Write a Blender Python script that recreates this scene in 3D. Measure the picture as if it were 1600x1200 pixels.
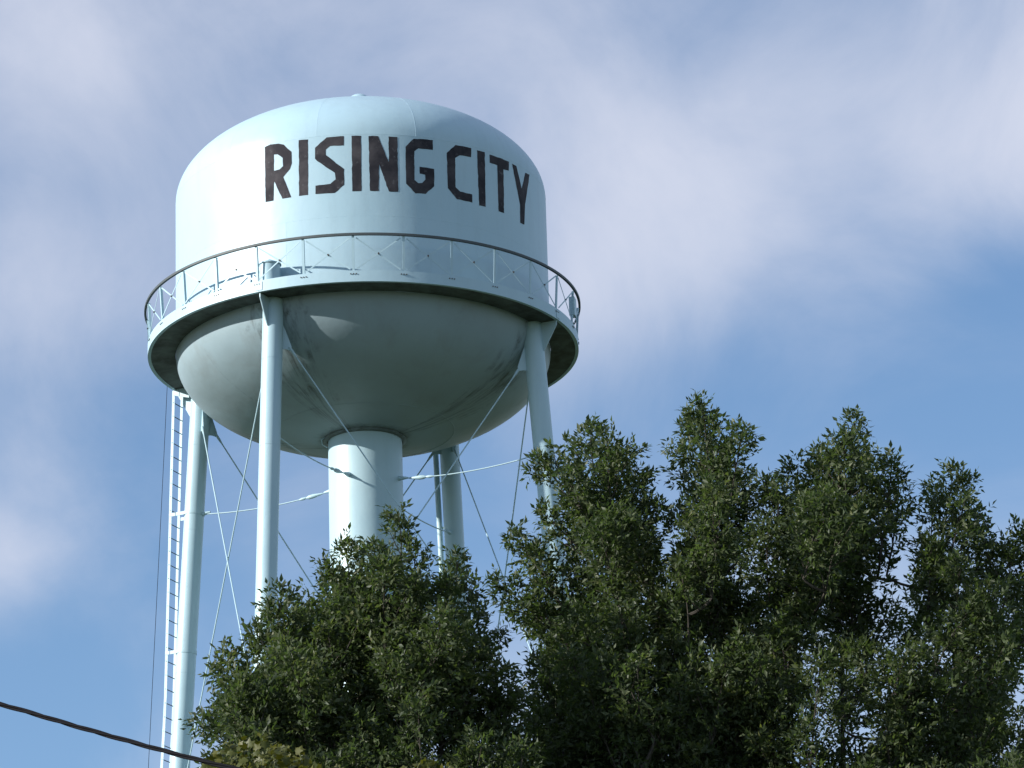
import bpy, bmesh, math, random
import numpy as np
from mathutils import Vector, Matrix

for o in list(bpy.data.objects):
    bpy.data.objects.remove(o)
scene = bpy.context.scene
COL = scene.collection
R = math.radians
rng = np.random.default_rng(7)
random.seed(7)

# ------------------------------------------------------------------ camera
F_PX, PITCH, YAW, ROLL = 6556.36, 0.3344458, 0.0372949, -0.0296781   # focal length for a 1600 px wide frame
CAM = np.array([0.0, 0.0, 1.6])
_fw = np.array([math.sin(YAW)*math.cos(PITCH), math.cos(YAW)*math.cos(PITCH), math.sin(PITCH)])
_rt0 = np.array([math.cos(YAW), -math.sin(YAW), 0.0])
_up0 = np.cross(_rt0, _fw)
_rt = math.cos(ROLL)*_rt0 + math.sin(ROLL)*_up0
_up = -math.sin(ROLL)*_rt0 + math.cos(ROLL)*_up0
cd = bpy.data.cameras.new('camera')
cd.sensor_width = 36.0
cd.lens = F_PX*36.0/1600.0
cd.clip_start = 0.5
cd.clip_end = 6000.0
cam = bpy.data.objects.new('camera', cd)
COL.objects.link(cam)
scene.cycles.max_bounces = 6
scene.cycles.diffuse_bounces = 4
cam.matrix_world = Matrix(((_rt[0], _up[0], -_fw[0], CAM[0]), (_rt[1], _up[1], -_fw[1], CAM[1]),
                           (_rt[2], _up[2], -_fw[2], CAM[2]), (0, 0, 0, 1)))
scene.camera = cam
scene.render.resolution_x, scene.render.resolution_y = 1024, 768


def direction(px, py):
    d = _fw + (px-800)/F_PX*_rt - (py-600)/F_PX*_up
    return d/np.linalg.norm(d)


def at(px, py, y):
    """point of the place seen in direction (px, py) at y metres in front of the photographer"""
    d = direction(px, py)
    return CAM + d*(y/d[1])


# ------------------------------------------------------------------ sky and sun
SUN_AZ, SUN_EL = R(-73.0), R(20.5)           # azimuth: 0 = from the tower towards the camera, minus = left
sun_dir = Vector((math.sin(SUN_AZ)*math.cos(SUN_EL), -math.cos(SUN_AZ)*math.cos(SUN_EL), math.sin(SUN_EL)))
world = bpy.data.worlds.new('World')
scene.world = world
world.use_nodes = True
wn, wl = world.node_tree.nodes, world.node_tree.links
wn.clear()


def wnode(t, **kw):
    n = wn.new(t)
    for k, v in kw.items():
        setattr(n, k, v)
    return n


def wmath(op, a, b=None, clamp=False):
    n = wnode('ShaderNodeMath', operation=op, use_clamp=clamp)
    for i, v in enumerate((a, b)):
        if v is None:
            continue
        if isinstance(v, (int, float)):
            n.inputs[i].default_value = v
        else:
            wl.new(v, n.inputs[i])
    return n.outputs[0]


sky = wnode('ShaderNodeTexSky')
sky.sky_type = 'NISHITA'
sky.sun_disc = False
sky.sun_elevation = SUN_EL
sky.sun_rotation = math.atan2(sun_dir.x, sun_dir.y)
sky.altitude = 450.0
sky.air_density = 1.0
sky.dust_density = 0.0
sky.ozone_density = 3.1
geo = wnode('ShaderNodeTexCoord')
D_OUT = geo.outputs['Generated']
mp = wnode('ShaderNodeMapping', vector_type='POINT')
mp.inputs['Rotation'].default_value = (0.0, R(28), R(6))
mp.inputs['Scale'].default_value = (15.0, 8.0, 19.0)
mp.inputs['Location'].default_value = (3.1, 0.4, 1.7)
wl.new(D_OUT, mp.inputs['Vector'])
n1 = wnode('ShaderNodeTexNoise')
n1.inputs['Scale'].default_value = 0.75
n1.inputs['Detail'].default_value = 9.0
n1.inputs['Roughness'].default_value = 0.57
n1.inputs['Distortion'].default_value = 0.5
wl.new(mp.outputs[0], n1.inputs['Vector'])
cover = wmath('MULTIPLY', wmath('SUBTRACT', n1.outputs['Fac'], 0.5), 1.1)
cover = wmath('ADD', cover, 0.36)
# thicker and thinner places of the same thin cloud sheet (direction, radius, amount)
PATCHES = [(50, 50, 170, 0.31), (200, 150, 170, -0.00), (350, 120, 170, -0.05), (600, 60, 170, 0.04), (900, 170, 170,
           0.19), (720, 0, 170, 0.09), (1000, 10, 150, -0.08), (1250, 130, 170, 0.23), (1550, 60, 170, 0.15), (1530, 260,
           150, 0.26), (1120, 300, 170, 0.30), (950, 430, 170, 0.27), (890, 590, 150, 0.11), (1200, 480, 150, 0.02),
           (1380, 400, 150, 0.02), (1620, 400, 150, -0.22), (1500, 620, 190, -0.39), (1180, 640, 170, -0.32), (1000, 660,
           150, -0.28), (100, 430, 160, 0.22), (220, 330, 150, -0.08), (5, 868, 115, 0.37), (80, 620, 150, -0.08), (215,
           780, 140, -0.13), (150, 1060, 200, -0.15), (330, 950, 190, -0.28), (700, 800, 200, -0.33), (30, 1180, 170,
           -0.30), (600, 450, 170, 0.09), (1650, 150, 170, 0.19), (80, 750, 90, 0.02), (230, 600, 140, -0.16), (30, 1000,
           120, -0.11)]
for px, py, rad, amt in PATCHES:
    d = direction(px, py)
    dist = wnode('ShaderNodeVectorMath', operation='DISTANCE')
    wl.new(D_OUT, dist.inputs[0])
    dist.inputs[1].default_value = tuple(d)
    q = wmath('DIVIDE', dist.outputs['Value'], rad/F_PX)
    g = wmath('POWER', 2.718, wmath('MULTIPLY', wmath('MULTIPLY', q, q), -1.0))
    cover = wmath('ADD', cover, wmath('MULTIPLY', g, amt))
mr = wnode('ShaderNodeMapRange', interpolation_type='SMOOTHSTEP')
wl.new(cover, mr.inputs['Value'])
mr.inputs['From Min'].default_value = -0.08
mr.inputs['From Max'].default_value = 1.0
mr.inputs['To Min'].default_value = 0.0
mr.inputs['To Max'].default_value = 0.9
mix = wnode('ShaderNodeMix', data_type='RGBA')
wl.new(mr.outputs[0], mix.inputs['Factor'])
wl.new(sky.outputs[0], mix.inputs['A'])
mix.inputs['B'].default_value = (4.25, 4.45, 5.2, 1)
bg = wnode('ShaderNodeBackground')
bg.inputs['Strength'].default_value = 0.122
wl.new(mix.outputs['Result'], bg.inputs['Color'])
wo = wnode('ShaderNodeOutputWorld')
wl.new(bg.outputs[0], wo.inputs['Surface'])

sl = bpy.data.lights.new('sun', 'SUN')
sl.energy = 5.0
sl.angle = R(0.53)
sl.color = (1.0, 0.965, 0.90)
so = bpy.data.objects.new('sun', sl)
so.rotation_euler = sun_dir.to_track_quat('Z', 'Y').to_euler()
so.location = (-60, -30, 60)
COL.objects.link(so)

vs = scene.view_settings
vs.view_transform = 'Standard'
vs.look = 'None'
vs.exposure = 0.48
vs.gamma = 1.0
vs.use_curve_mapping = False


# ------------------------------------------------------------------ materials
class Mat:
    def __init__(self, name, rough=0.5, spec=0.5):
        self.m = bpy.data.materials.new(name)
        self.m.use_nodes = True
        self.n, self.l = self.m.node_tree.nodes, self.m.node_tree.links
        self.b = self.n['Principled BSDF']
        self.b.inputs['Roughness'].default_value = rough
        self.b.inputs['Specular IOR Level'].default_value = spec
        self.out = self.n['Material Output']

    def node(self, t, **kw):
        n = self.n.new(t)
        for k, v in kw.items():
            setattr(n, k, v)
        return n

    def coord(self, scale=(1, 1, 1), kind='Object'):
        tc = self.node('ShaderNodeTexCoord')
        m = self.node('ShaderNodeMapping')
        m.inputs['Scale'].default_value = scale
        self.l.new(tc.outputs[kind], m.inputs['Vector'])
        return m.outputs[0]

    def noise(self, vec, scale, detail=4, rough=0.55, dist=0.0):
        n = self.node('ShaderNodeTexNoise')
        n.inputs['Scale'].default_value = scale
        n.inputs['Detail'].default_value = detail
        n.inputs['Roughness'].default_value = rough
        n.inputs['Distortion'].default_value = dist
        if vec is not None:
            self.l.new(vec, n.inputs['Vector'])
        return n.outputs['Fac']

    def ramp(self, fac, stops):
        r = self.node('ShaderNodeValToRGB')
        while len(r.color_ramp.elements) < len(stops):
            r.color_ramp.elements.new(0.5)
        for e, (p, c) in zip(r.color_ramp.elements, stops):
            e.position = p
            e.color = c if isinstance(c, tuple) else (c, c, c, 1)
        self.l.new(fac, r.inputs['Fac'])
        return r.outputs['Color']

    def mixc(self, fac, a, b, blend='MIX'):
        m = self.node('ShaderNodeMix', data_type='RGBA', blend_type=blend)
        for s, v in (('Factor', fac), ('A', a), ('B', b)):
            if isinstance(v, (int, float)):
                m.inputs[s].default_value = v
            elif isinstance(v, tuple):
                m.inputs[s].default_value = v
            else:
                self.l.new(v, m.inputs[s])
        return m.outputs['Result']

    def math(self, op, a, b=None, clamp=False):
        m = self.node('ShaderNodeMath', operation=op, use_clamp=clamp)
        for i, v in enumerate((a, b)):
            if v is None:
                continue
            if isinstance(v, (int, float)):
                m.inputs[i].default_value = v
            else:
                self.l.new(v, m.inputs[i])
        return m.outputs[0]

    def color(self, c):
        if isinstance(c, tuple):
            self.b.inputs['Base Color'].default_value = c
        else:
            self.l.new(c, self.b.inputs['Base Color'])

    def bump(self, fac, strength=0.2, distance=0.02):
        b = self.node('ShaderNodeBump')
        b.inputs['Strength'].default_value = strength
        b.inputs['Distance'].default_value = distance
        self.l.new(fac, b.inputs['Height'])
        self.l.new(b.outputs[0], self.b.inputs['Normal'])


def c4(r, g, b):
    return (r, g, b, 1.0)


def paint_material(name, base, worn, dirt, dirt_amount=0.25, rough=0.42, bump=0.12):
    m = Mat(name, rough, 0.4)
    v = m.coord()
    fade = m.ramp(m.noise(v, 0.55, 4), [(0.35, 0.0), (0.7, 1.0)])
    col = m.mixc(fade, base, worn)
    streak = m.noise(m.coord((3.2, 3.2, 0.35)), 1.3, 6, 0.65, 0.4)
    fine = m.noise(v, 9.0, 5, 0.7)
    d = m.math('MULTIPLY', m.ramp(streak, [(0.5, 0.0), (0.78, 1.0)]), m.ramp(fine, [(0.3, 0.3), (0.75, 1.0)]))
    col = m.mixc(m.math('MULTIPLY', d, dirt_amount), col, dirt)
    m.color(col)
    m.bump(m.noise(v, 2.2, 3, 0.5), bump, 0.06)
    return m


M = {}
M['shell'] = paint_material('pale_aqua_tank_paint', c4(0.375, 0.53, 0.61), c4(0.41, 0.56, 0.635), c4(0.25, 0.33, 0.37), 0.3).m
M['steel'] = paint_material('pale_aqua_leg_paint', c4(0.375, 0.53, 0.60), c4(0.42, 0.57, 0.63), c4(0.21, 0.27, 0.29), 0.25, 0.4).m
M['rail'] = paint_material('weathered_rail_paint', c4(0.06, 0.073, 0.078), c4(0.085, 0.10, 0.105), c4(0.03, 0.028, 0.026), 0.4, 0.6).m
M['bolt'] = paint_material('rusty_bolt', c4(0.07, 0.06, 0.055), c4(0.10, 0.08, 0.07), c4(0.04, 0.03, 0.025), 0.5).m


def bowl_material():
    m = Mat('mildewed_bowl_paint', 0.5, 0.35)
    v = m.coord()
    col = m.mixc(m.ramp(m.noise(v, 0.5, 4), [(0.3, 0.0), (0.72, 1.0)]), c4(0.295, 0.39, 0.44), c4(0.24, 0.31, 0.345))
    # rusty brown patches low on the bowl
    col = m.mixc(m.math('MULTIPLY', m.ramp(m.noise(v, 1.1, 6, 0.65, 0.5), [(0.52, 0.0), (0.75, 1.0)]), 0.25), col, c4(0.17, 0.155, 0.135))
    # mildew runs below each leg: black growth that follows the water down the bowl
    sep = m.node('ShaderNodeSeparateXYZ')
    tc = m.node('ShaderNodeTexCoord')
    m.l.new(tc.outputs['Object'], sep.inputs[0])
    ang = m.math('ARCTAN2', sep.outputs['X'], m.math('MULTIPLY', sep.outputs['Y'], -1.0))
    k = m.math('MULTIPLY', m.math('SUBTRACT', ang, R(-27.4)), 4.0)
    near = m.math('COSINE', k)
    ragged = m.math('ADD', near, m.math('MULTIPLY', m.math('SUBTRACT', m.noise(v, 2.3, 6, 0.7), 0.5), 1.3))
    runs = m.ramp(ragged, [(0.66, 0.0), (0.99, 1.0)])
    cv = m.node('ShaderNodeCombineXYZ')
    m.l.new(m.math('MULTIPLY', ang, 16.0), cv.inputs[0])
    m.l.new(m.math('MULTIPLY', sep.outputs['Z'], 1.6), cv.inputs[1])
    fine = m.ramp(m.noise(cv.outputs[0], 1.3, 6, 0.7, 0.35), [(0.46, 0.0), (0.64, 1.0)])
    col = m.mixc(m.math('MULTIPLY', m.math('MULTIPLY', runs, fine), 0.75), col, c4(0.05, 0.055, 0.05))
    # black ring of growth where the riser meets the bowl
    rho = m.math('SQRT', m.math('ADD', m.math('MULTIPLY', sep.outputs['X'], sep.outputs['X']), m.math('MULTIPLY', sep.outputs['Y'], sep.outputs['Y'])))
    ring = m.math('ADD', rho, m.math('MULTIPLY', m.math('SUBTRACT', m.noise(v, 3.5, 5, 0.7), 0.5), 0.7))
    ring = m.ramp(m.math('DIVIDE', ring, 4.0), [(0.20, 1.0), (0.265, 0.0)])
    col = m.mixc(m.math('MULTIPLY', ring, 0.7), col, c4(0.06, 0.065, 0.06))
    m.color(col)
    m.bump(m.noise(v, 1.8, 3, 0.5), 0.15, 0.08)
    return m.m


M['bowl'] = bowl_material()


def deck_material():
    m = Mat('mildewed_deck_plate', 0.7, 0.3)
    v = m.coord()
    f = m.ramp(m.noise(v, 1.6, 6, 0.7, 0.4), [(0.32, 0.0), (0.62, 1.0)])
    m.color(m.mixc(f, c4(0.13, 0.16, 0.16), c4(0.045, 0.05, 0.046)))
    return m.m


M['deck'] = deck_material()


def letter_material():
    m = Mat('worn_dark_lettering_paint', 0.75, 0.12)
    v = m.coord()
    f = m.ramp(m.noise(v, 2.2, 5, 0.6, 0.3), [(0.42, 0.0), (0.70, 1.0)])
    col = m.mixc(f, c4(0.028, 0.027, 0.033), c4(0.072, 0.066, 0.072))
    spots = m.ramp(m.noise(v, 6.0, 4, 0.7), [(0.60, 0.0), (0.72, 1.0)])
    col = m.mixc(m.math('MULTIPLY', spots, 0.45), col, c4(0.19, 0.19, 0.20))
    m.color(col)
    return m.m


M['letter'] = letter_material()


def plain_noise(name, a, b, scale, rough=0.8, bump=0.0):
    m = Mat(name, rough, 0.1)
    f = m.noise(m.coord(), scale, 6, 0.6)
    m.color(m.mixc(m.ramp(f, [(0.35, 0.0), (0.65, 1.0)]), a, b))
    if bump:
        m.bump(f, bump, 0.02)
    return m.m


M['concrete'] = plain_noise('concrete', c4(0.30, 0.29, 0.27), c4(0.38, 0.37, 0.35), 3.0)
M['bark'] = plain_noise('ash_bark', c4(0.045, 0.040, 0.034), c4(0.085, 0.075, 0.065), 9.0, 0.9, 0.5)
M['grass'] = plain_noise('dry_grass', c4(0.045, 0.068, 0.028), c4(0.085, 0.095, 0.045), 0.15)
M['cable'] = plain_noise('black_cable_rubber', c4(0.006, 0.006, 0.008), c4(0.012, 0.011, 0.014), 20.0, 0.75)


def leaf_material(name, stops, trans, translucency=0.3):
    m = Mat(name, 0.5, 0.33)
    g = m.node('ShaderNodeNewGeometry')
    v = m.coord((1, 1, 1))
    clump = m.noise(v, 1.5, 3, 0.5)
    f = m.math('ADD', m.math('MULTIPLY', g.outputs['Random Per Island'], 0.5), m.math('MULTIPLY', clump, 0.6))
    col = m.ramp(f, stops)
    m.color(col)
    t = m.node('ShaderNodeBsdfTranslucent')
    m.l.new(m.mixc(1.0, col, trans, 'MULTIPLY'), t.inputs['Color'])
    ms = m.node('ShaderNodeMixShader')
    ms.inputs['Fac'].default_value = translucency
    m.l.new(m.b.outputs[0], ms.inputs[1])
    m.l.new(t.outputs[0], ms.inputs[2])
    m.l.new(ms.outputs[0], m.out.inputs['Surface'])
    return m.m


M['ash_leaf'] = leaf_material('ash_leaf', [(0.15, c4(0.035, 0.052, 0.027)), (0.5, c4(0.056, 0.077, 0.035)),
                                           (0.78, c4(0.085, 0.104, 0.043)), (0.95, c4(0.15, 0.145, 0.058))], c4(1.5, 1.8, 0.8), 0.38)
M['maple_leaf'] = leaf_material('maple_leaf', [(0.1, c4(0.045, 0.058, 0.015)), (0.55, c4(0.080, 0.088, 0.018)),
                                               (0.88, c4(0.11, 0.105, 0.022)), (0.985, c4(0.24, 0.20, 0.05))], c4(1.6, 1.5, 0.5))


# ------------------------------------------------------------------ mesh helpers
class MB:
    """collects simple shapes; build() links them as ONE mesh object"""
    def __init__(self):
        self.v, self.f = [], []

    def add(self, verts, faces):
        k = len(self.v)
        self.v += [tuple(map(float, p)) for p in verts]
        self.f += [tuple(i+k for i in f) for f in faces]

    def tube(self, pts, rad, n=12, caps=True):
        pts = [Vector(p) for p in pts]
        if not hasattr(rad, '__len__'):
            rad = [rad]*len(pts)
        vs_, fs = [], []
        ref = None
        for i, p in enumerate(pts):
            t = (pts[min(i+1, len(pts)-1)] - pts[max(i-1, 0)]).normalized()
            if ref is None:
                a = Vector((0, 0, 1)) if abs(t.z) < 0.9 else Vector((1, 0, 0))
                ref = (a - t*a.dot(t)).normalized()
            else:
                ref = (ref - t*ref.dot(t)).normalized()
            b = t.cross(ref)
            for j in range(n):
                c = 2*math.pi*j/n
                vs_.append(p + (ref*math.cos(c) + b*math.sin(c))*rad[i])
        for i in range(len(pts)-1):
            for j in range(n):
                fs.append((i*n+j, i*n+(j+1) % n, (i+1)*n+(j+1) % n, (i+1)*n+j))
        if caps:
            fs.append(tuple(reversed(range(n))))
            fs.append(tuple((len(pts)-1)*n+j for j in range(n)))
        self.add(vs_, fs)
        return self

    def bar(self, a, b, w, t, wdir):
        """flat bar from a to b; w along wdir, t across"""
        a, b = Vector(a), Vector(b)
        d = (b-a).normalized()
        u = Vector(wdir)
        u = (u - d*u.dot(d)).normalized()*(w/2)
        n = d.cross(u).normalized()*(t/2)
        self.add([a-u-n, a+u-n, a+u+n, a-u+n, b-u-n, b+u-n, b+u+n, b-u+n],
                 [(0, 3, 2, 1), (4, 5, 6, 7), (0, 1, 5, 4), (1, 2, 6, 5), (2, 3, 7, 6), (3, 0, 4, 7)])
        return self

    def plate(self, poly, thick):
        """flat plate with the given outline (3-D points in one plane)"""
        poly = [Vector(p) for p in poly]
        n = (poly[1]-poly[0]).cross(poly[2]-poly[0]).normalized()*(thick/2)
        k = len(poly)
        self.add([p+n for p in poly] + [p-n for p in poly],
                 [tuple(range(k)), tuple(reversed(range(k, 2*k)))] +
                 [(i, i+k, (i+1) % k+k, (i+1) % k) for i in range(k)])
        return self

    def lathe(self, prof, a0=0.0, a1=360.0, n=96, closed=False):
        """revolve (rho, z) outline about the local z axis; azimuth 0 faces the camera (-y)"""
        full = abs(a1-a0) > 359.9
        m = n if full else n+1
        vs_ = []
        for i in range(m):
            a = R(a0 + (a1-a0)*i/n)
            vs_ += [(r*math.sin(a), -r*math.cos(a), z) for r, z in prof]
        k = len(prof)
        fs = []
        for i in range(n):
            i2 = (i+1) % m
            for j in range(k if closed else k-1):
                j2 = (j+1) % k
                fs.append((i*k+j, i2*k+j, i2*k+j2, i*k+j2))
        if closed and not full:
            fs.append(tuple(range(k)))
            fs.append(tuple(reversed(range((m-1)*k, m*k))))
        self.add(vs_, fs)
        return self

    def build(self, name, mat, parent=None, smooth=None):
        me = bpy.data.meshes.new(name)
        me.from_pydata(self.v, [], self.f)
        me.validate()
        bm = bmesh.new()
        bm.from_mesh(me)
        bmesh.ops.recalc_face_normals(bm, faces=bm.faces)
        bm.to_mesh(me)
        bm.free()
        me.materials.append(M[mat])
        if smooth is not None:
            me.polygons.foreach_set('use_smooth', [True]*len(me.polygons))
            me.set_sharp_from_angle(angle=R(smooth))
        return link(name, me, parent)


def link(name, me, parent=None):
    o = bpy.data.objects.new(name, me)
    COL.objects.link(o)
    o.parent = parent
    return o


def tag(o, label, cat, group=None):
    o['label'] = label
    o['category'] = cat
    if group:
        o['group'] = group
    return o


def empty(name, loc):
    o = bpy.data.objects.new(name, None)
    o.location = loc
    o.empty_display_size = 0.5
    COL.objects.link(o)
    return o


def pol(rho, az, z):
    a = R(az)
    return Vector((rho*math.sin(a), -rho*math.cos(a), z))


# ------------------------------------------------------------------ ground
def ground():
    n, size = 60, 3000.0
    g = np.linspace(-1, 1, n+1)
    g = np.sign(g)*np.abs(g)**2.2*size
    X, Y = np.meshgrid(g, g + 40)
    Z = -0.0 + 0.12*np.sin(X*0.05)*np.cos(Y*0.043)*np.exp(-(X**2+Y**2)/4e5) - 0.13
    mb = MB()
    mb.v = list(map(tuple, np.stack([X.ravel(), Y.ravel(), Z.ravel()], 1)))
    mb.f = [(j*(n+1)+i, j*(n+1)+i+1, (j+1)*(n+1)+i+1, (j+1)*(n+1)+i) for j in range(n) for i in range(n)]
    o = mb.build('ground', 'grass', None, 60)
    o['kind'] = 'structure'


ground()

# ------------------------------------------------------------------ water tower
TY = 84.571
ZR = 31.68            # underside of the balcony ring
ZS = 33.35            # seam between the two shell courses
ZD, HD = 35.17, 1.91  # foot and rise of the roof
ZB, HB = 31.69, 1.93  # rim and depth of the bowl
RT = 4.0
tower = empty('water_tower', (0, TY, 0))
tag(tower, 'pale aqua water tower lettered RISING CITY, standing on four legs behind the trees', 'water tower')
LEG_AZ = [-27.4, 62.6, 152.6, -117.4]


def leg_rho(z):
    return 3.985 + 0.0666*(ZR - z)


def leg_pt(az, z, out=0.0, tan=0.0):
    p = pol(leg_rho(z)+out, az, z)
    a = R(az)
    return p + Vector((math.cos(a), math.sin(a), 0))*tan


def dome_prof(r0, r1, n):
    u0, u1 = math.acos(min(1, r0/RT)), math.acos(min(1, r1/RT))
    return [(RT*math.cos(u0+(u1-u0)*i/n), ZD+HD*math.sin(u0+(u1-u0)*i/n)) for i in range(n+1)]


def bowl_prof(r0, r1, n):
    u0, u1 = math.acos(min(1, r0/RT)), math.acos(min(1, r1/RT))
    return [(RT*math.cos(u0+(u1-u0)*i/n), ZB-HB*math.sin(u0+(u1-u0)*i/n)) for i in range(n+1)]


def build_tank():
    for k in range(12):
        MB().lathe(dome_prof(RT, 0.55, 26), -13+30*k, 17+30*k, 12).build('roof_plate', 'shell', tower, 40)
    MB().lathe(dome_prof(0.55, 0.001, 4), n=48).build('roof_crown', 'shell', tower, 40)
    for k in range(6):
        MB().lathe([(RT, ZS), (RT, (ZS+ZD)/2), (RT, ZD)], 24.6+60*k, 84.6+60*k, 30).build('shell_plate', 'shell', tower, 40)
        MB().lathe([(RT, ZB), (RT, (ZS+ZB)/2), (RT, ZS)], -23+60*k, 37+60*k, 30).build('shell_plate', 'shell', tower, 40)
    for k in range(12):
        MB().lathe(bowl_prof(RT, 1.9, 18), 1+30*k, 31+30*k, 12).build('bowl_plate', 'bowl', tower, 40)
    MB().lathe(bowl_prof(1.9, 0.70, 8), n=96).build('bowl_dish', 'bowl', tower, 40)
    # weld beads along the plate edges
    e = 0.0014

    def ringbead(rho, z, h, mat):
        MB().lathe([(rho-0.004, z-h), (rho+e, z-h*0.4), (rho+e, z+h*0.4), (rho-0.004, z+h)], n=144).build('weld_seam', mat, tower, 20)
    ringbead(RT, ZD, 0.010, 'shell')
    ringbead(RT, ZS, 0.012, 'shell')

    def meridian(prof, az, mat, w=0.012):
        mb = MB()
        vs_, fs = [], []
        for i, (r, z) in enumerate(prof):
            p0 = prof[max(i-1, 0)]
            p1 = prof[min(i+1, len(prof)-1)]
            t = Vector((p1[0]-p0[0], 0, p1[1]-p0[1])).normalized()
            nr, nz = abs(t.z), (abs(t.x) if z > ZS else -abs(t.x))
            for off, hh in ((-w, -0.003), (-w*0.4, e), (w*0.4, e), (w, -0.003)):
                da = math.degrees(off/max(r, 0.2))
                vs_.append(pol(r+hh*nr, az+da, z+hh*nz))
        for i in range(len(prof)-1):
            for j in range(3):
                fs.append((i*4+j, i*4+j+1, (i+1)*4+j+1, (i+1)*4+j))
        mb.add(vs_, fs)
        mb.build('weld_seam', mat, tower, 20)
    for k in range(12):
        meridian(dome_prof(RT, 0.55, 26), -13+30*k, 'shell')
        meridian(bowl_prof(RT*0.995, 1.9, 18), 1+30*k, 'bowl')
    for k in range(6):
        meridian([(RT, ZS), (RT, ZD)], 24.6+60*k, 'shell', 0.010)
        meridian([(RT, ZR+0.25), (RT, ZS)], -23+60*k, 'shell', 0.010)
    br = bowl_prof(1.9, 1.8, 1)[0]
    MB().tube([pol(br[0], a, br[1]+0.004) for a in range(0, 361, 4)], 0.012, 6, False).build('weld_seam', 'bowl', tower, 40)
    # vent on the crown
    zt = ZD+HD
    v = MB().lathe([(0.17, zt-0.05), (0.17, zt+0.46)], n=32).build('roof_vent', 'shell', tower, 40)
    MB().lathe([(0.0005, zt+0.42), (0.27, zt+0.42), (0.28, zt+0.48), (0.24, zt+0.58), (0.14, zt+0.65), (0.0005, zt+0.675)], n=32).build('vent_cap', 'shell', v, 50)
    # riser pipe
    zb = ZB-HB
    rp = MB().lathe([(0.785, 0.3), (0.785, 8), (0.785, 16), (0.785, 24), (0.785, zb+0.09)], n=64).build('riser_pipe', 'steel', tower, 40)
    MB().lathe([(0.80, zb+0.07), (0.87, zb+0.055), (0.88, zb+0.02), (0.80, zb-0.01)], n=64, closed=True).build('riser_collar', 'bowl', rp, 40)
    for z in (26.9, 24.0, 21.0, 18.0):
        MB().lathe([(0.783, z-0.012), (0.791, z-0.004), (0.791, z+0.004), (0.783, z+0.012)], n=64).build('weld_seam', 'steel', rp, 40)
    MB().lathe([(0.0005, -0.3), (1.3, -0.3), (1.3, 0.3), (0.0005, 0.3)], n=48).build('riser_base', 'concrete', rp, 40)
    # small conduit loop beside the riser, left of the collar
    MB().tube([pol(0.83, -75, zb-0.18), pol(0.93, -76, zb-0.12), pol(0.95, -77, zb), pol(0.86, -78, zb+0.06)], 0.012, 8).build('conduit', 'steel', rp, 60)


build_tank()

LETTERS = [
 ('R', [(-29.70, 35.125), (-27.78, 35.154), (-25.03, 35.136), (-23.29, 35.090), (-22.21, 34.995), (-20.84, 34.903), (-20.76, 34.644), (-21.36, 34.522), (-23.57, 34.366), (-21.07, 33.886), (-23.96, 33.888), (-26.60, 34.309), (-26.89, 33.884), (-29.62, 33.890)],
       [(-26.61, 34.911), (-25.39, 34.899), (-23.72, 34.798), (-23.62, 34.613), (-24.80, 34.553), (-26.66, 34.546)]),
 ('I', [(-18.51, 35.136), (-15.56, 35.123), (-15.79, 33.887), (-18.63, 33.888)], None),
 ('S', [(-9.93, 35.126), (-4.74, 35.131), (-4.78, 34.923), (-8.95, 34.927), (-10.21, 34.857), (-10.23, 34.734), (-4.81, 34.393), (-4.89, 34.044), (-7.72, 33.875), (-13.52, 33.886), (-13.48, 34.071), (-8.98, 34.084), (-7.38, 34.176), (-7.58, 34.319), (-12.79, 34.612), (-13.52, 34.672), (-13.47, 34.918)], None),
 ('I', [(-2.45, 35.131), (0.40, 35.126), (0.20, 33.894), (-2.50, 33.892)], None),
 ('N', [(2.59, 35.119), (5.45, 35.121), (8.55, 34.544), (8.56, 35.120), (11.25, 35.117), (11.17, 33.894), (8.37, 33.890), (5.61, 34.494), (5.37, 33.895), (2.73, 33.897)], None),
 ('G', [(13.64, 34.910), (16.22, 35.109), (22.31, 35.129), (22.23, 34.908), (17.65, 34.904), (16.37, 34.830), (16.24, 34.185), (17.41, 34.122), (18.61, 34.138), (19.64, 34.221), (19.58, 34.328), (17.87, 34.340), (17.91, 34.493), (22.49, 34.484), (22.42, 34.096), (19.60, 33.900), (16.44, 33.887), (13.61, 34.090)], None),
 ('C', [(26.82, 34.893), (29.85, 35.108), (35.56, 35.120), (35.40, 34.912), (31.28, 34.894), (29.67, 34.814), (29.55, 34.155), (31.12, 34.079), (35.46, 34.076), (35.45, 33.893), (29.87, 33.890), (26.91, 34.101)], None),
 ('I', [(37.74, 35.108), (40.78, 35.117), (40.55, 33.879), (38.01, 33.869)], None),
 ('T', [(42.74, 35.098), (51.66, 35.115), (51.37, 34.905), (48.79, 34.879), (48.50, 33.885), (46.01, 33.880), (45.96, 34.920), (42.77, 34.914)], None),
 ('Y', [(53.23, 35.105), (55.57, 35.103), (58.29, 34.651), (60.91, 35.075), (63.96, 35.106), (60.12, 34.333), (59.22, 33.854), (56.79, 33.843), (57.01, 34.262)], None),
]


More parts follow.
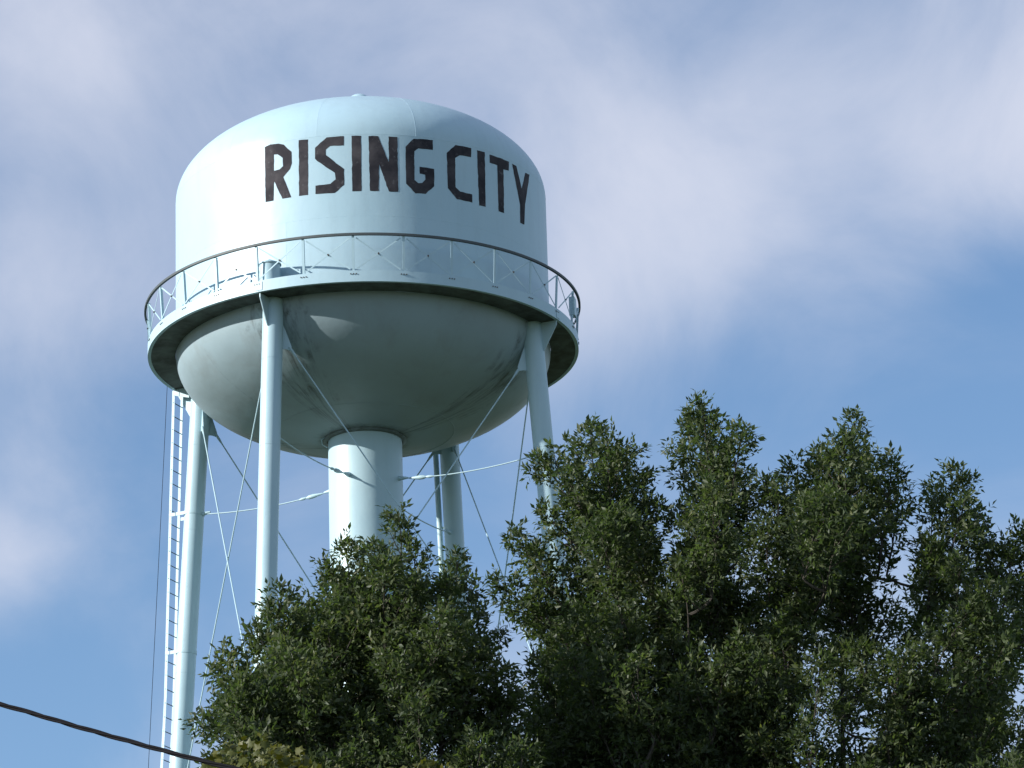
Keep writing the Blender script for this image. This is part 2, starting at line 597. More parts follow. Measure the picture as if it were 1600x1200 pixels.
def build_letter(ch, outer, hole):
    bm = bmesh.new()
    loops = [outer] + ([hole] if hole else [])
    for lp in loops:
        pts = []
        for i, p in enumerate(lp):
            q = lp[(i+1) % len(lp)]
            a = Vector((R(p[0])*RT, p[1], 0))
            b = Vector((R(q[0])*RT, q[1], 0))
            m = max(1, int((b-a).length/0.07))
            nrm = Vector((-(b-a).y, (b-a).x, 0)).normalized()
            for s in range(m):
                j = random.gauss(0, 0.003) if s else 0
                pts.append(a.lerp(b, s/m) + nrm*j)
        vs_ = [bm.verts.new(p) for p in pts]
        for i in range(len(vs_)):
            bm.edges.new((vs_[i], vs_[(i+1) % len(vs_)]))
    bmesh.ops.triangle_fill(bm, use_beauty=True, use_dissolve=False, edges=bm.edges[:])
    x0 = min(v.co.x for v in bm.verts)
    x1 = max(v.co.x for v in bm.verts)
    x = x0+0.07
    while x < x1:
        bmesh.ops.bisect_plane(bm, geom=bm.verts[:]+bm.edges[:]+bm.faces[:], plane_co=(x, 0, 0), plane_no=(1, 0, 0))
        x += 0.07
    for v in bm.verts:
        az, z = v.co.x/RT, v.co.y
        off = 0.0035
        v.co = Vector(((RT+off)*math.sin(az), -(RT+off)*math.cos(az), z))
    bmesh.ops.recalc_face_normals(bm, faces=bm.faces)
    for f in bm.faces:
        c = f.calc_center_median()
        if f.normal.dot(Vector((c.x, c.y, 0))) < 0:
            f.normal_flip()
    me = bpy.data.meshes.new('painted_letter')
    bm.to_mesh(me)
    bm.free()
    me.polygons.foreach_set('use_smooth', [True]*len(me.polygons))
    me.materials.append(M['letter'])
    o = link('painted_letter', me, tower)
    o['label'] = 'dark painted letter ' + ch


for ch, a, b in LETTERS:
    build_letter(ch, a, b)


def build_balcony():
    RO = 4.60
    deck = MB().lathe([(RT+0.004, ZR+0.012), (RO-0.012, ZR+0.012), (RO-0.012, ZR+0.024), (RT+0.004, ZR+0.024)], n=168, closed=True).build('balcony_deck', 'deck', tower, 30)
    # channel-shaped rim, one length between each pair of legs
    ch = [(RO-0.07, ZR), (RO, ZR), (RO, ZR+0.24), (RO-0.07, ZR+0.24), (RO-0.07, ZR+0.23), (RO-0.011, ZR+0.23), (RO-0.011, ZR+0.010), (RO-0.07, ZR+0.010)]
    for a in LEG_AZ:
        MB().lathe(ch, a+0.06, a+89.94, 42, closed=True).build('balcony_rim', 'shell', deck, 30)
        MB().bar(pol(RO+0.004, a, ZR+0.03), pol(RO+0.004, a, ZR+0.21), 0.16, 0.008, (math.cos(R(a)), math.sin(R(a)), 0)).build('splice_plate', 'shell', deck)
    rail = MB().lathe([(4.625, 32.664), (4.675, 32.664), (4.675, 32.713), (4.667, 32.713), (4.667, 32.672), (4.625, 32.672)], n=168, closed=True).build('top_rail', 'rail', tower, 30)
    # inner weathered face of the angle
    posts = []
    post_me = bar_me = bar2_me = so_ = None
    step = 360/28
    for k in range(28):
        a = -2.2 + step*k
        if post_me is None:
            mb = MB()
            p0, p1 = pol(4.575, 0, ZR+0.05), pol(4.635, 0, 32.66)
            mb.bar(p0, p1, 0.05, 0.007, (1, 0, 0))
            mb.bar(p0+Vector((0.022, 0.024, 0)), p1+Vector((0.022, 0.024, 0)), 0.048, 0.007, (0, 1, 0))
            po = mb.build('railing_post', 'steel', rail)
            post_me = po.data
            half = step
            b1 = MB().bar(pol(4.607, 0.8, ZR+0.27), pol(4.632, half-0.8, 32.62), 0.028, 0.007, (0, 0, 1))
            # the bar follows the chord between two posts
            bo1 = b1.build('railing_brace', 'steel', rail)
            bar_me = bo1.data
            bo2 = MB().bar(pol(4.620, 0.8, 32.62), pol(4.595, half-0.8, ZR+0.27), 0.028, 0.007, (0, 0, 1)).build('railing_brace', 'steel', rail)
            bar2_me = bo2.data
            so_ = [MB().tube([pol(4.598, t*0.69, ZR+0.165), pol(4.616, t*0.69, ZR+0.165)], 0.013, 6).build('bolt', 'bolt', rail) for t in (-1, 0, 1)]
            mb = MB()
            mid = (pol(4.607, 0.8, ZR+0.27)+pol(4.632, half-0.8, 32.62))/2
            dirv = Vector((mid.x, mid.y, 0)).normalized()
            mb.tube([mid-dirv*0.02, mid+dirv*0.02], 0.019, 8)
            nut = mb.build('brace_bolt', 'bolt', rail)
            nut_me = nut.data
            objs = [po, bo1, bo2, nut] + so_
        else:
            objs = [link(n, me, rail) for n, me in (('railing_post', post_me), ('railing_brace', bar_me), ('railing_brace', bar2_me), ('brace_bolt', nut_me), ('bolt', so_[0].data), ('bolt', so_[1].data), ('bolt', so_[2].data))]
        for o in objs:
            o.rotation_euler.z = R(a)
    # drum with a shallow lid standing on the walkway above the near leg
    c = pol(4.29, -26.2, 0)
    dr = MB()
    prof = [(0.215, ZR+0.025), (0.215, ZR+0.66), (0.24, ZR+0.66), (0.24, ZR+0.68), (0.0005, ZR+0.80)]
    dr.lathe(prof, n=28)
    dr.v = [(x+c.x, y+c.y, z) for x, y, z in dr.v]
    o = dr.build('walkway_drum', 'steel', tower, 35)
    o['label'] = 'small lidded drum on the walkway above the near left leg'
    # small box hung on the rail at the right
    bx = MB().bar(pol(4.58, 76.5, ZR+0.45), pol(4.58, 76.5, ZR+0.86), 0.22, 0.12, (math.cos(R(76.5)), math.sin(R(76.5)), 0)).build('control_box', 'steel', tower)
    bx['label'] = 'small box hung inside the railing on the right'


build_balcony()


def build_legs():
    Z0 = 0.25
    for i, a in enumerate(LEG_AZ):
        zs = [Z0, 6, 12, 18, 24, 28, 30.5, ZR-0.005]
        leg = MB().tube([leg_pt(a, z) for z in zs], 0.215, 40).build('leg', 'steel', tower, 40)
        leg['label'] = ['near left leg', 'right leg beside the tree tops', 'far right leg with a thin pipe beside it', 'far left leg carrying the ladder'][i]
        for z in (30.35, 28.45, 25.3, 22.2):
            p0, p1 = leg_pt(a, z-0.007), leg_pt(a, z+0.007)
            MB().tube([p0, p1], 0.2185, 40).build('weld_seam', 'steel', leg, 30)
        # bracket from the leg to the balcony rim
        MB().plate([leg_pt(a, ZR-0.62, 0.19), leg_pt(a, ZR-0.62, 0.24), pol(4.56, a, ZR-0.10), pol(4.56, a, ZR-0.003), leg_pt(a, ZR-0.003, 0.0)], 0.022).build('bracket', 'steel', leg)
        # gussets for the cross bracing, at the top and at each level below
        for s in (-1, 1):
            az2 = a + 90*s
            for j, z in enumerate((30.64, 22.80, 12.0)):
                up = 0.62 if j == 0 else 0.45
                p = leg_pt(a, z)
                q = leg_pt(az2, z)
                d = (q-p)
                d.z = 0
                d.normalize()
                pts = [leg_pt(a, z+up)+d*0.17, leg_pt(a, z+up*0.72)+d*0.25, p+d*0.41+Vector((0, 0, 0.05)), p+d*0.385-Vector((0, 0, 0.04)), p+d*0.30-Vector((0, 0, 0.015)), leg_pt(a, z-0.02)+d*0.17]
                if j:
                    pts = pts[:-2] + [leg_pt(a, z-0.35)+d*0.22, leg_pt(a, z-0.40)+d*0.17]
                MB().plate(pts, 0.022).build('gusset', 'steel', leg)
        MB().tube([leg_pt(a, -0.3), leg_pt(a, 0.25)], [0.75, 0.6], 24).build('footing', 'concrete', leg, 30)
    # cross rods between neighbouring legs
    levels = [30.64, 22.80, 12.0, 0.5]

    def anchor(a, az2, z):
        p, q = leg_pt(a, z), leg_pt(az2, z)
        d = (q-p)
        d.z = 0
        return p + d.normalized()*0.385
    for i, a in enumerate(LEG_AZ):
        b = a + 90
        for j in range(3):
            for (u, v, off) in ((a, b, 0.02), (b, a, -0.02)):
                p, q = anchor(u, v, levels[j]), anchor(v, u, levels[j+1])
                side = Vector((math.sin(R(a+45)), -math.cos(R(a+45)), 0))*off
                p, q = p+side, q+side
                rod = MB().tube([p.lerp(q, t) for t in (0, 0.5, 1)], 0.0145, 10).build('brace_rod', 'steel', tower, 60)
                d = (q-p).normalized()
                MB().tube([p-d*0.05, p+d*0.10, p+d*0.24], [0.03, 0.03, 0.016], 8).build('clevis', 'steel', rod, 60)
                t0 = 0.86
                c = p.lerp(q, t0)
                MB().tube([c-d*0.22, c-d*0.16, c+d*0.16, c+d*0.22], [0.016, 0.028, 0.028, 0.016], 8).build('turnbuckle', 'steel', rod, 60)
            if j:
                MB().tube([leg_pt(a, levels[j]), leg_pt(b, levels[j])], 0.055, 16).build('strut', 'steel', tower, 60)
    # sagging tie rods from each leg to the riser
    for a in LEG_AZ:
        for z in (28.80, 20.0):
            p, q = leg_pt(a, z, -0.20), pol(0.78, a, z+0.02)
            pts = []
            for t in np.linspace(0, 1, 17):
                s = p.lerp(q, t)
                s.z -= 0.42*t*(1-t)
                pts.append(s)
            rod = MB().tube(pts, 0.0135, 8).build('tie_rod', 'steel', tower, 60)
            k0, k1 = pts[13], pts[14]
            d = (k1-k0).normalized()
            MB().tube([k0-d*0.06, k0+d*0.02, k0+d*0.10, k0+d*0.34], [0.018, 0.046, 0.05, 0.018], 8).build('turnbuckle', 'steel', rod, 60)
            MB().tube([pts[12]-d*0.02, pts[12]+d*0.05, pts[12]+d*0.10, pts[12]+d*0.16], [0.018, 0.032, 0.032, 0.018], 8).build('coupling', 'steel', rod, 60)
            MB().tube([p-d*0.03, p+d*0.20], [0.055, 0.02], 8).build('clevis', 'steel', rod, 60)
            MB().tube([q-d*0.22, q+d*0.02], [0.02, 0.06], 8).build('clevis', 'steel', rod, 60)


build_legs()


def build_ladder():
    a = LEG_AZ[3]

    def d(z):
        return max(0.34, 0.37+(z-25.4)*0.035)

    def pt(z, s):
        return leg_pt(a, z, d(z), s)
    top, bot = ZR-0.012, 1.2
    tan = Vector((math.cos(R(a)), math.sin(R(a)), 0))
    zs = [bot+(top-bot)*i/40 for i in range(41)]
    def rail_mesh(s):
        mb = MB()
        rd = Vector((math.sin(R(a)), -math.cos(R(a)), 0))
        w = [0.004*math.sin(i*1.7+s*9) for i in range(41)]
        vs_, fs = [], []
        for i, z in enumerate(zs):
            p = pt(z, s+w[i]*0.6)
            for (ux, uy) in ((-0.032, -0.006), (0.032, -0.006), (0.032, 0.006), (-0.032, 0.006)):
                vs_.append(p + rd*ux + tan*uy)
        for i in range(40):
            for j in range(4):
                fs.append((i*4+j, i*4+(j+1) % 4, (i+1)*4+(j+1) % 4, (i+1)*4+j))
        fs += [(3, 2, 1, 0), (160, 161, 162, 163)]
        mb.add(vs_, fs)
        return mb
    lad = rail_mesh(-0.18).build('ladder', 'steel', tower)
    lad['label'] = 'pale steel ladder up the outside of the far left leg'
    rail_mesh(0.18).build('side_rail', 'steel', lad)
    z = 1.5
    while z < top-0.05:
        MB().tube([pt(z, -0.19), pt(z, 0.19)], 0.011, 6).build('rung', 'rail', lad, 60)
        z += 0.305
    for k in range(10):
        z = 28.84-3.07*k
        if z < 1.3:
            break
        for s in (-0.188, 0.188):
            MB().bar(pt(z, s)+Vector((math.sin(R(a)), -math.cos(R(a)), 0))*0.03, leg_pt(a, z, 0.05, s), 0.075, 0.01, (0, 0, 1)).build('bracket', 'steel', lad)
        MB().tube([leg_pt(a, z-0.04), leg_pt(a, z+0.04)], 0.225, 32).build('clamp_band', 'steel', lad, 40)
    # stub brackets hanging the ladder from the balcony
    for s in (-0.17, 0.2):
        MB().plate([pt(ZR, s)+Vector((0.03, 0, 0.0)), leg_pt(a, ZR, 0.18, s), leg_pt(a, ZR-0.25, 0.18, s), pt(ZR-0.13, s)], 0.012).build('bracket', 'steel', lad)
    # thin drop wire outside the ladder
    p0, p1 = pol(4.63, -112.5, ZR+0.05), pol(4.63+0.05*31.6, -112.5, -0.1)
    o = MB().tube([p0.lerp(p1, t)+Vector((-0.10*math.sin(t*7)*t, 0, 0)) for t in np.linspace(0, 1, 24)], 0.0055, 6).build('drop_wire', 'cable', tower, 60)
    o['label'] = 'thin dark wire hanging from the balcony outside the ladder'
    # overflow pipe along the far right leg
    a2 = LEG_AZ[2]
    op = MB().tube([leg_pt(a2, z, -0.02, 0.335) for z in (0.4, 10, 20, 31.3)], 0.062, 20).build('overflow_pipe', 'steel', tower, 60)
    for z in (29.0, 26.0, 23, 20):
        MB().bar(leg_pt(a2, z, 0, 0.15), leg_pt(a2, z, -0.02, 0.34), 0.06, 0.012, (0, 0, 1)).build('bracket', 'steel', op)


build_ladder()


# ------------------------------------------------------------------ trees
def mesh_from_arrays(name, V, loops_per, mat):
    """V: (n, k, 3) vertices of n alike pieces; loops_per: list of faces over k vertices"""
    n, k, _ = V.shape
    me = bpy.data.meshes.new(name)
    me.vertices.add(n*k)
    me.vertices.foreach_set('co', V.astype(np.float32).ravel())
    flat = np.concatenate([np.array(f) for f in loops_per])
    lens = np.array([len(f) for f in loops_per])
    idx = (np.arange(n)[:, None]*k + flat[None, :]).ravel()
    tot = np.tile(lens, n)
    start = np.concatenate([[0], np.cumsum(tot)[:-1]])
    me.loops.add(len(idx))
    me.loops.foreach_set('vertex_index', idx.astype(np.int32))
    me.polygons.add(len(tot))
    me.polygons.foreach_set('loop_start', start.astype(np.int32))
    me.update(calc_edges=True)
    me.materials.append(M[mat])
    return me


def unit(a):
    return a/np.maximum(np.linalg.norm(a, axis=-1, keepdims=True), 1e-9)


def leaflets(P, Dr, L, droop=0.25):
    """folded lance-shaped leaflets at P pointing along Dr with length L"""
    n = len(P)
    Dr = unit(Dr)
    nr = unit(rng.normal(size=(n, 3))*0.75 + np.array([0, 0, 0.9]))
    S = unit(np.cross(Dr, nr))
    N = np.cross(S, Dr)
    w = L*rng.uniform(0.17, 0.25, n)
    L_, w_ = L[:, None], w[:, None]
    bend = (rng.uniform(-0.05, droop, n)*L)[:, None]
    base = P
    l1 = P + Dr*L_*0.42 + S*w_ + N*w_*0.35
    r1 = P + Dr*L_*0.42 - S*w_ + N*w_*0.35
    m1 = P + Dr*L_*0.46
    tip = P + Dr*L_ - N*bend
    return np.stack([base, l1, tip, r1, m1], 1)


LEAF_FACES = [(0, 4, 1), (1, 4, 2), (0, 3, 4), (3, 2, 4)]


def shoot_leaves(base, tip, w, n, L=0.088, fullness=1.0):
    """compound ash leaves crowded round one leafy shoot"""
    base, tip = np.array(base), np.array(tip)
    ax = tip-base
    ln = np.linalg.norm(ax)
    axu = ax/ln
    side = unit(np.cross(axu, rng.normal(size=3)))
    bow = rng.uniform(-0.06, 0.06)*ln
    # sub-twigs first, leaves sit on the twigs: this leaves gaps and makes small bunches
    nt = max(5, int(n/14))
    t = rng.uniform(0.0, 1.0, nt)**0.8
    t[:2] = (0.97, 0.9)
    prof = np.clip(np.minimum((1.03-t)*2.1, 0.75+0.25*np.sin(t*9+rng.uniform(0, 6))), 0.10, 1.0)
    ang = rng.uniform(0, 2*math.pi, nt)
    e1 = side
    e2 = np.cross(axu, e1)
    rad = w*prof*np.sqrt(rng.uniform(0.10, 1.0, nt))
    out = np.cos(ang)[:, None]*e1 + np.sin(ang)[:, None]*e2
    C = base + ax*t[:, None] + side*(bow*np.sin(np.pi*t))[:, None] + out*rad[:, None]
    tw_dir = unit(out*0.8 + axu*0.8 + np.array([0, 0, 0.25]) + rng.normal(size=(nt, 3))*0.35)
    k = np.repeat(np.arange(nt), 4)
    nl = len(k)
    # each compound leaf
    A = C[k] + rng.normal(size=(nl, 3))*w*0.13
    rd = unit(tw_dir[k] + rng.normal(size=(nl, 3))*0.65)
    rl = rng.uniform(0.12, 0.20, nl)
    perp = unit(np.cross(rd, rng.normal(size=(nl, 3))))
    Ps, Ds = [], []
    for (s, sgn) in ((0.45, 1), (0.45, -1), (0.8, 1), (0.8, -1), (1.0, 0)):
        Ps.append(A + rd*(rl*s)[:, None])
        Ds.append(unit(rd*(0.65 if sgn else 1.0) + perp*sgn*0.75 + rng.normal(size=(nl, 3))*0.22))
    P = np.concatenate(Ps)
    Dd = np.concatenate(Ds)
    keep = rng.uniform(size=len(P)) < 0.93*fullness
    P, Dd = P[keep], Dd[keep]
    Ls = L*rng.uniform(0.6, 1.3, len(P))
    return leaflets(P, Dd, Ls), (base, tip, side, bow, C)


def wood_tree(name, label, foot, fork, limbs, shoots, group, leafL, Y0):
    tree = empty(name, tuple(foot))
    tag(tree, label, 'tree', group)
    foot = np.array(foot)
    # trunk
    mb = MB()
    top = np.array(fork)
    pts = [foot*(1-t)+top*t + np.array([0.12*math.sin(t*3), 0.1*math.sin(t*5), 0]) for t in np.linspace(0, 1, 9)]
    mb.tube([p-foot for p in pts], [0.34*(1-0.45*t)+0.14*math.exp(-t*14) for t in np.linspace(0, 1, 9)], 14)
    trunk = mb.build('trunk', 'bark', tree, 60)
    top = pts[-1]
    # main limbs, then branches to every shoot
    limb_pts = []
    limb_mb = []
    for q in limbs:
        q = np.array(q)
        c = top*0.55+q*0.45 + np.array([(q[0]-top[0])*0.22, (q[1]-top[1])*0.22, -0.5])
        ts = np.linspace(0, 1, 12)
        path = [(1-t)**2*top + 2*t*(1-t)*c + t*t*q for t in ts]
        m = MB()
        m.tube([p-foot for p in path], [0.12*(1-t)**1.5+0.022 for t in ts], 9)
        limb_pts.append(np.array(path))
        limb_mb.append(m)
    V = []
    nodes = np.zeros((len(shoots)*9+200, 3))
    owner = np.zeros((len(nodes), 2))
    nn = 0
    for li, path in enumerate(limb_pts):
        nodes[nn:nn+len(path)] = path
        owner[nn:nn+len(path)] = (li, 0)
        nn += len(path)
    for (b, tp, w, n) in sorted(shoots, key=lambda q: (q[3] <= 200, q[0][2])):
        v, (b_, t_, side, bow, C) = shoot_leaves(b, tp, w, n, leafL)
        V.append(v)
        # nearest wood below the shoot base, on a limb or on a branch that already grew
        dd = np.linalg.norm(nodes[:nn]-b, axis=1) + np.maximum(0, nodes[:nn, 2]-b[2]+0.15)*4 + np.where(owner[:nn, 1] > 0, 0.12, 0.0)
        j = int(np.argmin(dd))
        li = int(owner[j, 0])
        s0 = nodes[j]
        ts = np.linspace(0, 1, 6)
        c = s0*0.5+b*0.5 + np.array([(b[0]-s0[0])*0.2, (b[1]-s0[1])*0.2, -0.12*min(1.0, np.linalg.norm(b-s0))])
        p1 = [(1-t)**2*s0 + 2*t*(1-t)*c + t*t*b for t in ts]
        p2 = [b + (tp-b)*t + side*bow*math.sin(math.pi*t) for t in np.linspace(0.12, 0.97, 7)]
        allp = p1 + p2
        r0 = 0.018 if n > 200 else 0.007
        limb_mb[li].tube([p-foot for p in allp], [r0*(1-i/12.8)+0.003 for i in range(len(allp))], 5, False)
        new = np.array(p1[2:] + p2[:4])
        nodes[nn:nn+len(new)] = new
        owner[nn:nn+len(new)] = (li, 1)
        nn += len(new)
        if n <= 200:
            continue
        # twigs
        for q in C[::3]:
            t = np.clip(np.dot(q-b, tp-b)/np.dot(tp-b, tp-b) - 0.12, 0, 1)
            a0 = b + (tp-b)*t + side*bow*math.sin(math.pi*t)
            limb_mb[li].tube([a0-foot, q-foot], [0.006, 0.003], 3, False)
    for m in limb_mb:
        m.build('limb', 'bark', trunk, 60)
    V = np.concatenate(V)-foot
    me = mesh_from_arrays('crown', V, LEAF_FACES, 'ash_leaf')
    o = link('crown', me, tree)
    o['kind'] = 'stuff'
    return tree, len(V)


def side_sprigs(b, tp, wm, n):
    """short leafy sprigs that stick out of a shoot at all angles"""
    out = []
    ax = tp-b
    for _ in range(n):
        t = rng.uniform(0.15, 0.68)
        o = rng.normal(size=3)
        o -= ax*np.dot(o, ax)/np.dot(ax, ax)
        o = o/np.linalg.norm(o)
        p0 = b + ax*t + o*wm*0.3
        ln = rng.uniform(0.16, 0.34)
        p1 = b + ax*t + o*(wm*rng.uniform(0.75, 1.05) + 0.10) + ax/np.linalg.norm(ax)*ln + np.array([0, 0, 0.05])
        out.append((p0, p1, rng.uniform(0.05, 0.09), int(rng.uniform(26, 60))))
    return out


def px_shoots(rows, Y0):
    out = []
    for (tx, ty, bx, by, w, dy) in rows:
        tp = at(tx, ty+22, Y0+dy)
        b = at(bx, by, Y0+dy*0.55)
        wm = w*Y0/F_PX*1.03
        ln = np.linalg.norm(tp-b)
        n = int(110 + 2700*wm*ln)
        out.append((b, tp, wm, int(n*0.8)))
        out += side_sprigs(b, tp, wm*0.85, 2)
    return out


def filler(sil, x0, x1, y1, n, Y0, trunk_px, depth, w=(30, 55), dens=1.0, holes=()):
    """shoots inside the crown, below its outline"""
    xs, ys = [s[0] for s in sil], [s[1] for s in sil]
    out, extra = [], []
    tries = 0
    while len(out) < n and tries < n*30:
        tries += 1
        x = rng.uniform(x0, x1)
        top = np.interp(x, xs, ys)
        ty = rng.uniform(top+45, y1)
        dy = rng.uniform(-depth, depth)
        ln = rng.uniform(110, 190)
        lean = (x-trunk_px)*0.20 + rng.uniform(-35, 35)
        if any((x-lean*q-hx)**2+(ty+ln*q-hy)**2 < (hr*0.8)**2 for hx, hy, hr in holes for q in (0, 0.2, 0.4, 0.6, 0.8, 1)):
            continue
        b = at(x-lean, ty+ln, Y0+dy*0.8)
        tp = at(x, ty, Y0+dy)
        wm = rng.uniform(*w)*Y0/F_PX
        L = np.linalg.norm(tp-b)
        out.append((b, tp, wm, int((70+2500*wm*L)*dens*0.82)))
        if dens > 0.7:
            extra += side_sprigs(b, tp, wm, 2)
    return out + extra


# left ash
YA = 46.0
rowsA = [(345, 1002, 405, 1130, 26, -0.3), (322, 1108, 400, 1190, 30, 0.2), (365, 1060, 430, 1170, 34, 0.4),
         (432, 905, 470, 1090, 40, -0.6), (478, 925, 500, 1090, 38, 0.4), (400, 965, 450, 1110, 36, 0.5),
         (540, 838, 562, 1030, 36, -0.2), (585, 836, 592, 1010, 40, 0.3), (627, 806, 628, 880, 7, -0.4),
         (650, 838, 635, 1020, 28, -0.5), (515, 885, 545, 1060, 36, 0.8), (605, 862, 612, 1050, 42, -0.9),
         (715, 850, 702, 1060, 24, 0.1), (738, 885, 716, 1080, 22, 0.6), (698, 880, 695, 1090, 22, -0.8),
         (752, 945, 715, 1090, 18, -0.2), (785, 975, 735, 1090, 14, 0.3), (745, 1000, 710, 1150, 34, -0.6),
         (795, 1045, 740, 1160, 30, 0.0), (770, 1080, 720, 1200, 40, 0.5), (805, 1075, 750, 1190, 34, -0.4), (835, 1130, 770, 1220, 38, 0.2), (790, 1120, 740, 1230, 44, -0.5), (560, 900, 575, 1080, 50, 1.2)]
silA = [(300, 1110), (330, 1040), (400, 975), (430, 920), (500, 930), (540, 850), (600, 840), (640, 840), (660, 900), (690, 890), (735, 930), (760, 1040), (800, 1100)]
shA = px_shoots(rowsA, YA)
shA += filler(silA, 350, 735, 1150, 56, YA, 600, 1.7, (32, 54), 1.0, [(540, 1000, 20), (706, 1000, 16), (712, 1060, 16)])
shA += filler([(0, 1150), (1600, 1150)], 320, 880, 1420, 44, YA, 600, 1.9, (38, 60), 0.8)
shA += filler([(0, 1000), (350, 1040), (600, 960), (800, 1060), (1600, 1000)], 340, 820, 1260, 26, YA-1.6, 600, 0.5, (30, 46), 0.8, [(540, 1000, 22), (708, 1010, 22), (712, 1070, 20), (780, 1040, 30)])
shA += filler([(0, 1400), (1600, 1400)], 330, 880, 1950, 26, YA, 600, 2.0, (50, 75), 0.35)
footA = at(610, 1200, YA)
footA[2] = -0.1
forkA = footA + np.array([0.0, 0, 6.0])
limbsA = [at(480, 1180, YA-0.6), at(560, 1100, YA+0.2), at(610, 1080, YA-0.4), at(690, 1120, YA), at(760, 1250, YA+0.6), at(430, 1260, YA+0.4)]
t1, n1_ = wood_tree('ash_tree', 'smaller dark green ash tree in front of the tower legs', footA, forkA, limbsA, shA, 'ash trees before the tower', 0.082, YA)

# right ash
YB = 48.0
rowsB = [(922, 652, 950, 830, 38, 0.0), (897, 680, 935, 830, 32, 0.5), (950, 655, 965, 850, 36, -0.5), (980, 705, 982, 900, 34, 0.4),
         (838, 697, 890, 770, 14, -0.2), (888, 712, 935, 860, 28, -0.6), (850, 782, 915, 870, 12, 0.2), (1004, 722, 998, 900, 22, -0.4),
         (1098, 616, 1112, 800, 38, 0.0), (1082, 640, 1108, 820, 40, 0.5), (1162, 650, 1135, 830, 30, -0.3), (1120, 700, 1120, 900, 50, 0.6),
         (1166, 735, 1150, 880, 26, 0.2), (1066, 770, 1085, 900, 22, -0.4), (1215, 735, 1215, 900, 36, -0.2), (1245, 704, 1262, 880, 34, 0.4),
         (1336, 632, 1330, 820, 24, 0.0), (1318, 668, 1325, 860, 38, -0.5), (1350, 690, 1345, 890, 36, 0.6), (1285, 692, 1300, 880, 32, 0.2),
         (1395, 695, 1375, 870, 26, -0.2), (1404, 755, 1385, 900, 16, 0.5), (1270, 750, 1285, 940, 46, -0.8),
         (1490, 714, 1462, 900, 26, 0.0), (1462, 742, 1458, 920, 22, 0.4), (1508, 758, 1470, 920, 24, -0.4), (1455, 830, 1448, 980, 24, -0.6),
         (1530, 785, 1522, 960, 20, 0.2), (1590, 812, 1560, 990, 36, -0.2), (1560, 850, 1540, 1000, 36, 0.6), (1640, 800, 1600, 1000, 44, 0.3),
         (806, 815, 880, 950, 24, 0.0), (835, 850, 910, 980, 24, 0.4), (780, 892, 880, 990, 22, -0.3), (805, 915, 900, 1010, 28, 0.3),
         (835, 1085, 920, 1180, 30, -0.2), (850, 1120, 930, 1220, 36, 0.4), (870, 960, 940, 1090, 40, -0.4), (840, 940, 920, 1040, 34, 0.5), (860, 1040, 930, 1150, 30, 0.4), (905, 790, 945, 960, 46, 1.0), (960, 780, 970, 980, 48, -1.0),
         (1330, 790, 1330, 990, 48, 1.0), (1200, 800, 1205, 960, 40, -0.8), (1500, 860, 1490, 1040, 40, -0.9)]
silB = [(780, 1000), (880, 940), (915, 810), (940, 710), (1000, 760), (1035, 850), (1060, 820), (1100, 700), (1180, 760), (1240, 760), (1335, 700), (1395, 780), (1425, 900), (1450, 850), (1488, 790), (1515, 870), (1535, 850), (1600, 860), (1700, 860)]
holesB = [(1195, 925, 30), (1080, 935, 16), (1425, 945, 24), (1378, 1045, 14), (1440, 1055, 14), (1345, 1125, 14), (1270, 1010, 24), (1590, 1095, 36), (1428, 800, 22), (1045, 840, 10), (1255, 1085, 12), (1405, 1010, 18)]
shB = px_shoots(rowsB, YB)
shB += filler(silB, 840, 1660, 1150, 110, YB, 1190, 2.0, (30, 50), 0.95, holesB)
shB += filler([(0, 1130), (1700, 1130)], 830, 1700, 1420, 70, YB, 1190, 2.2, (38, 60), 0.8, [(1345, 1125, 30)])
shB += filler([(0, 980), (1700, 980)], 880, 1660, 1260, 40, YB-1.8, 1190, 0.5, (30, 46), 0.8, holesB)
shB += filler([(0, 1400), (1700, 1400)], 860, 1700, 2000, 40, YB, 1190, 2.4, (50, 80), 0.35)
footB = at(1230, 1200, YB)
footB[2] = -0.1
forkB = footB + np.array([0.0, 0, 5.5])
limbsB = [at(930, 1150, YB-0.5), at(1000, 1020, YB+0.6), at(1115, 900, YB), at(1200, 1080, YB-0.8), at(1315, 1000, YB+0.3), at(1400, 1100, YB-0.4), at(1480, 1050, YB+0.5), at(1600, 1200, YB), at(1100, 1250, YB+1.0), at(1350, 1300, YB-1.0)]
t2, n2_ = wood_tree('ash_tree', 'larger ash tree with several pointed tops filling the right of the view', footB, forkB, limbsB, shB, 'ash trees before the tower', 0.083, YB)


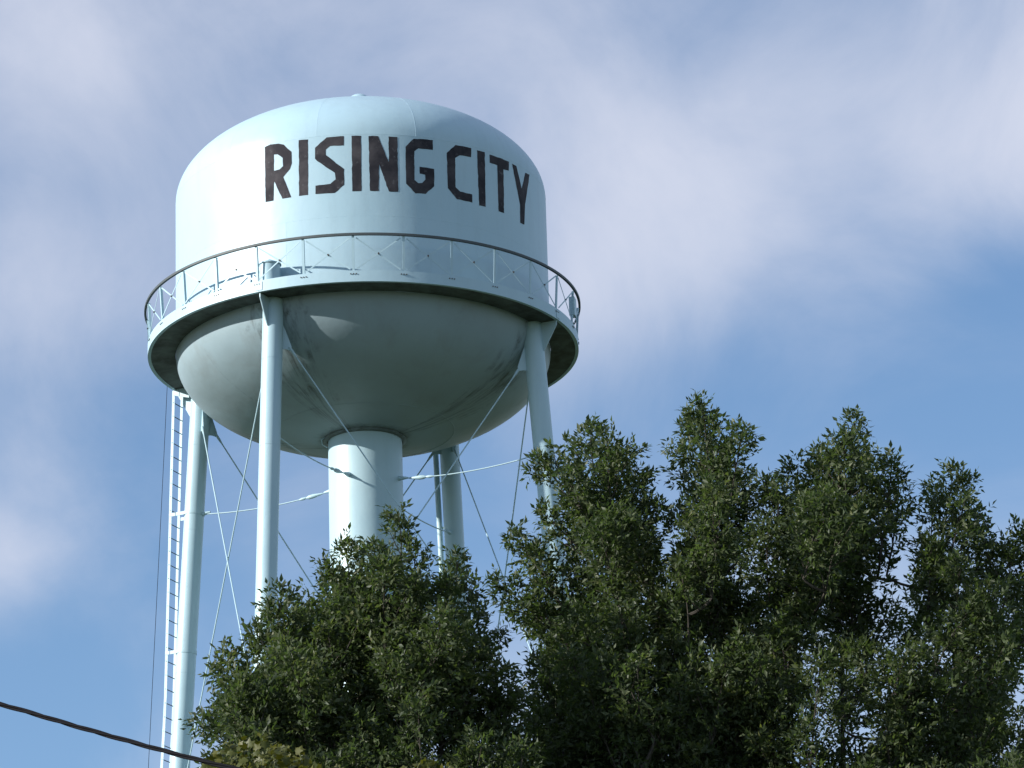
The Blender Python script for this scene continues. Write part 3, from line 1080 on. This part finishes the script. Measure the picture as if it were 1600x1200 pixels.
# maple whose yellowing top reaches just into the view
def maple():
    Y0 = 30.0
    foot = at(520, 1200, Y0)
    foot[2] = -0.1
    tree = empty('maple_tree', tuple(foot))
    tag(tree, 'yellowing maple with only its top at the bottom edge below the smaller ash', 'tree')
    ang = np.radians([90, 62, 48, 30, 12, -8, -40, -62, -90, -118, -140, -172, 168, 150, 132, 118])
    rad = np.array([1.0, 0.55, 0.62, 0.92, 0.50, 0.62, 0.55, 0.30, 0.36, 0.30, 0.55, 0.62, 0.50, 0.92, 0.62, 0.55])
    shape = np.stack([np.cos(ang)*rad, np.sin(ang)*rad], 1)
    lobes = [(395, 1152, 0.42, 0.0), (350, 1188, 0.30, 0.3), (440, 1170, 0.30, 0.5), (470, 1196, 0.30, -0.2), (405, 1200, 0.45, -0.5),
             (525, 1203, 0.16, 0.2), (575, 1206, 0.15, 0.2), (625, 1200, 0.2, 0.0), (668, 1188, 0.12, -0.2), (700, 1198, 0.18, 0.2), (690, 1215, 0.3, 0.0), (740, 1212, 0.2, 0.2)]
    for _ in range(60):
        x = rng.uniform(330, 780)
        lobes.append((x, rng.uniform(1255, 1650), rng.uniform(0.35, 0.6), rng.uniform(-1.1, 1.1)))
    P = []
    for (px, py, rr, dy) in lobes:
        n = int(120+2600*rr*rr) if py < 1240 else 160
        c = at(px, py, Y0+dy) - np.array([0, 0, rr*0.95])
        d = unit(rng.normal(size=(n, 3)))
        P.append(c + d*(rr*rng.uniform(0.35, 1.0, n)**0.5)[:, None])
    P = np.concatenate(P)
    n = len(P)
    L = rng.uniform(0.032, 0.062, n)
    nrm = unit(rng.normal(size=(n, 3))*0.7 + np.array([-0.2, -0.45, 0.55]))
    up = unit(np.cross(nrm, rng.normal(size=(n, 3))))
    sd = np.cross(up, nrm)
    V = P[:, None, :] + L[:, None, None]*(shape[None, :, 0, None]*sd[:, None, :] + shape[None, :, 1, None]*up[:, None, :])
    V = V - (nrm*L[:, None]*0.3)[:, None, :]*(np.abs(shape[:, 0])**1.5)[None, :, None]
    V = np.concatenate([V, P[:, None, :]], 1) - foot
    k = len(shape)
    me = mesh_from_arrays('crown', V, [(i, (i+1) % k, k) for i in range(k)], 'maple_leaf')
    o = link('crown', me, tree)
    o['kind'] = 'stuff'
    fork = np.array([0, 0, 3.2])
    trunk = MB().tube([(0, 0, 0), (0.05, 0, 1.2), (0, 0.05, 2.4), tuple(fork)], [0.26, 0.19, 0.17, 0.15], 12).build('trunk', 'bark', tree, 60)
    for (px, py, rr, dy) in lobes[:12] + lobes[12::4]:
        q = at(px, py, Y0+dy) - np.array([0, 0, rr*0.9]) - foot
        ts = np.linspace(0, 1, 8)
        c = fork*0.5+q*0.5+np.array([q[0]*0.2, q[1]*0.2, -0.4])
        MB().tube([(1-t)**2*fork+2*t*(1-t)*c+t*t*q for t in ts], [0.06*(1-t)+0.006 for t in ts], 6).build('limb', 'bark', trunk, 60)
    return n


n3_ = maple()
print('leaves', n1_, n2_, n3_)


# ------------------------------------------------------------------ overhead cable
def service_cable():
    prm = [(-2600, 540, 20.5), (-700, 930, 19.0), (0, 1099, 18.0), (75, 1122, 17.9), (150, 1144, 17.8), (225, 1164.5, 17.7), (295, 1184, 17.6), (350, 1197.5, 17.5), (800, 1300, 17.0), (3000, 1560, 15.0)]
    P = np.array([at(*p) for p in prm])
    s = np.concatenate([[0], np.cumsum(np.linalg.norm(np.diff(P, axis=0), axis=1))])
    c = empty('service_cable', tuple(P[2]))
    tag(c, 'twisted black overhead cable sloping across the lower left corner', 'cable')
    u = np.linspace(0, s[-1], 900)
    Q = np.stack([np.interp(u, s, P[:, i]) for i in range(3)], 1)
    ker = np.ones(25)/25
    for i in range(3):
        pad = np.concatenate([Q[:1, i].repeat(12), Q[:, i], Q[-1:, i].repeat(12)])
        Q[:, i] = np.convolve(pad, ker, 'valid')
    T = unit(np.gradient(Q, axis=0))
    A = unit(np.cross(T, np.array([0, 0, 1.0])))
    B = np.cross(A, T)
    for k in range(3):
        ph = u*2*math.pi/0.55 + k*2*math.pi/3
        S = Q + (np.cos(ph)[:, None]*A + np.sin(ph)[:, None]*B)*0.0060 - P[2]
        MB().tube([tuple(p) for p in S], 0.0058, 7).build('strand', 'cable', c, 60)


service_cable()
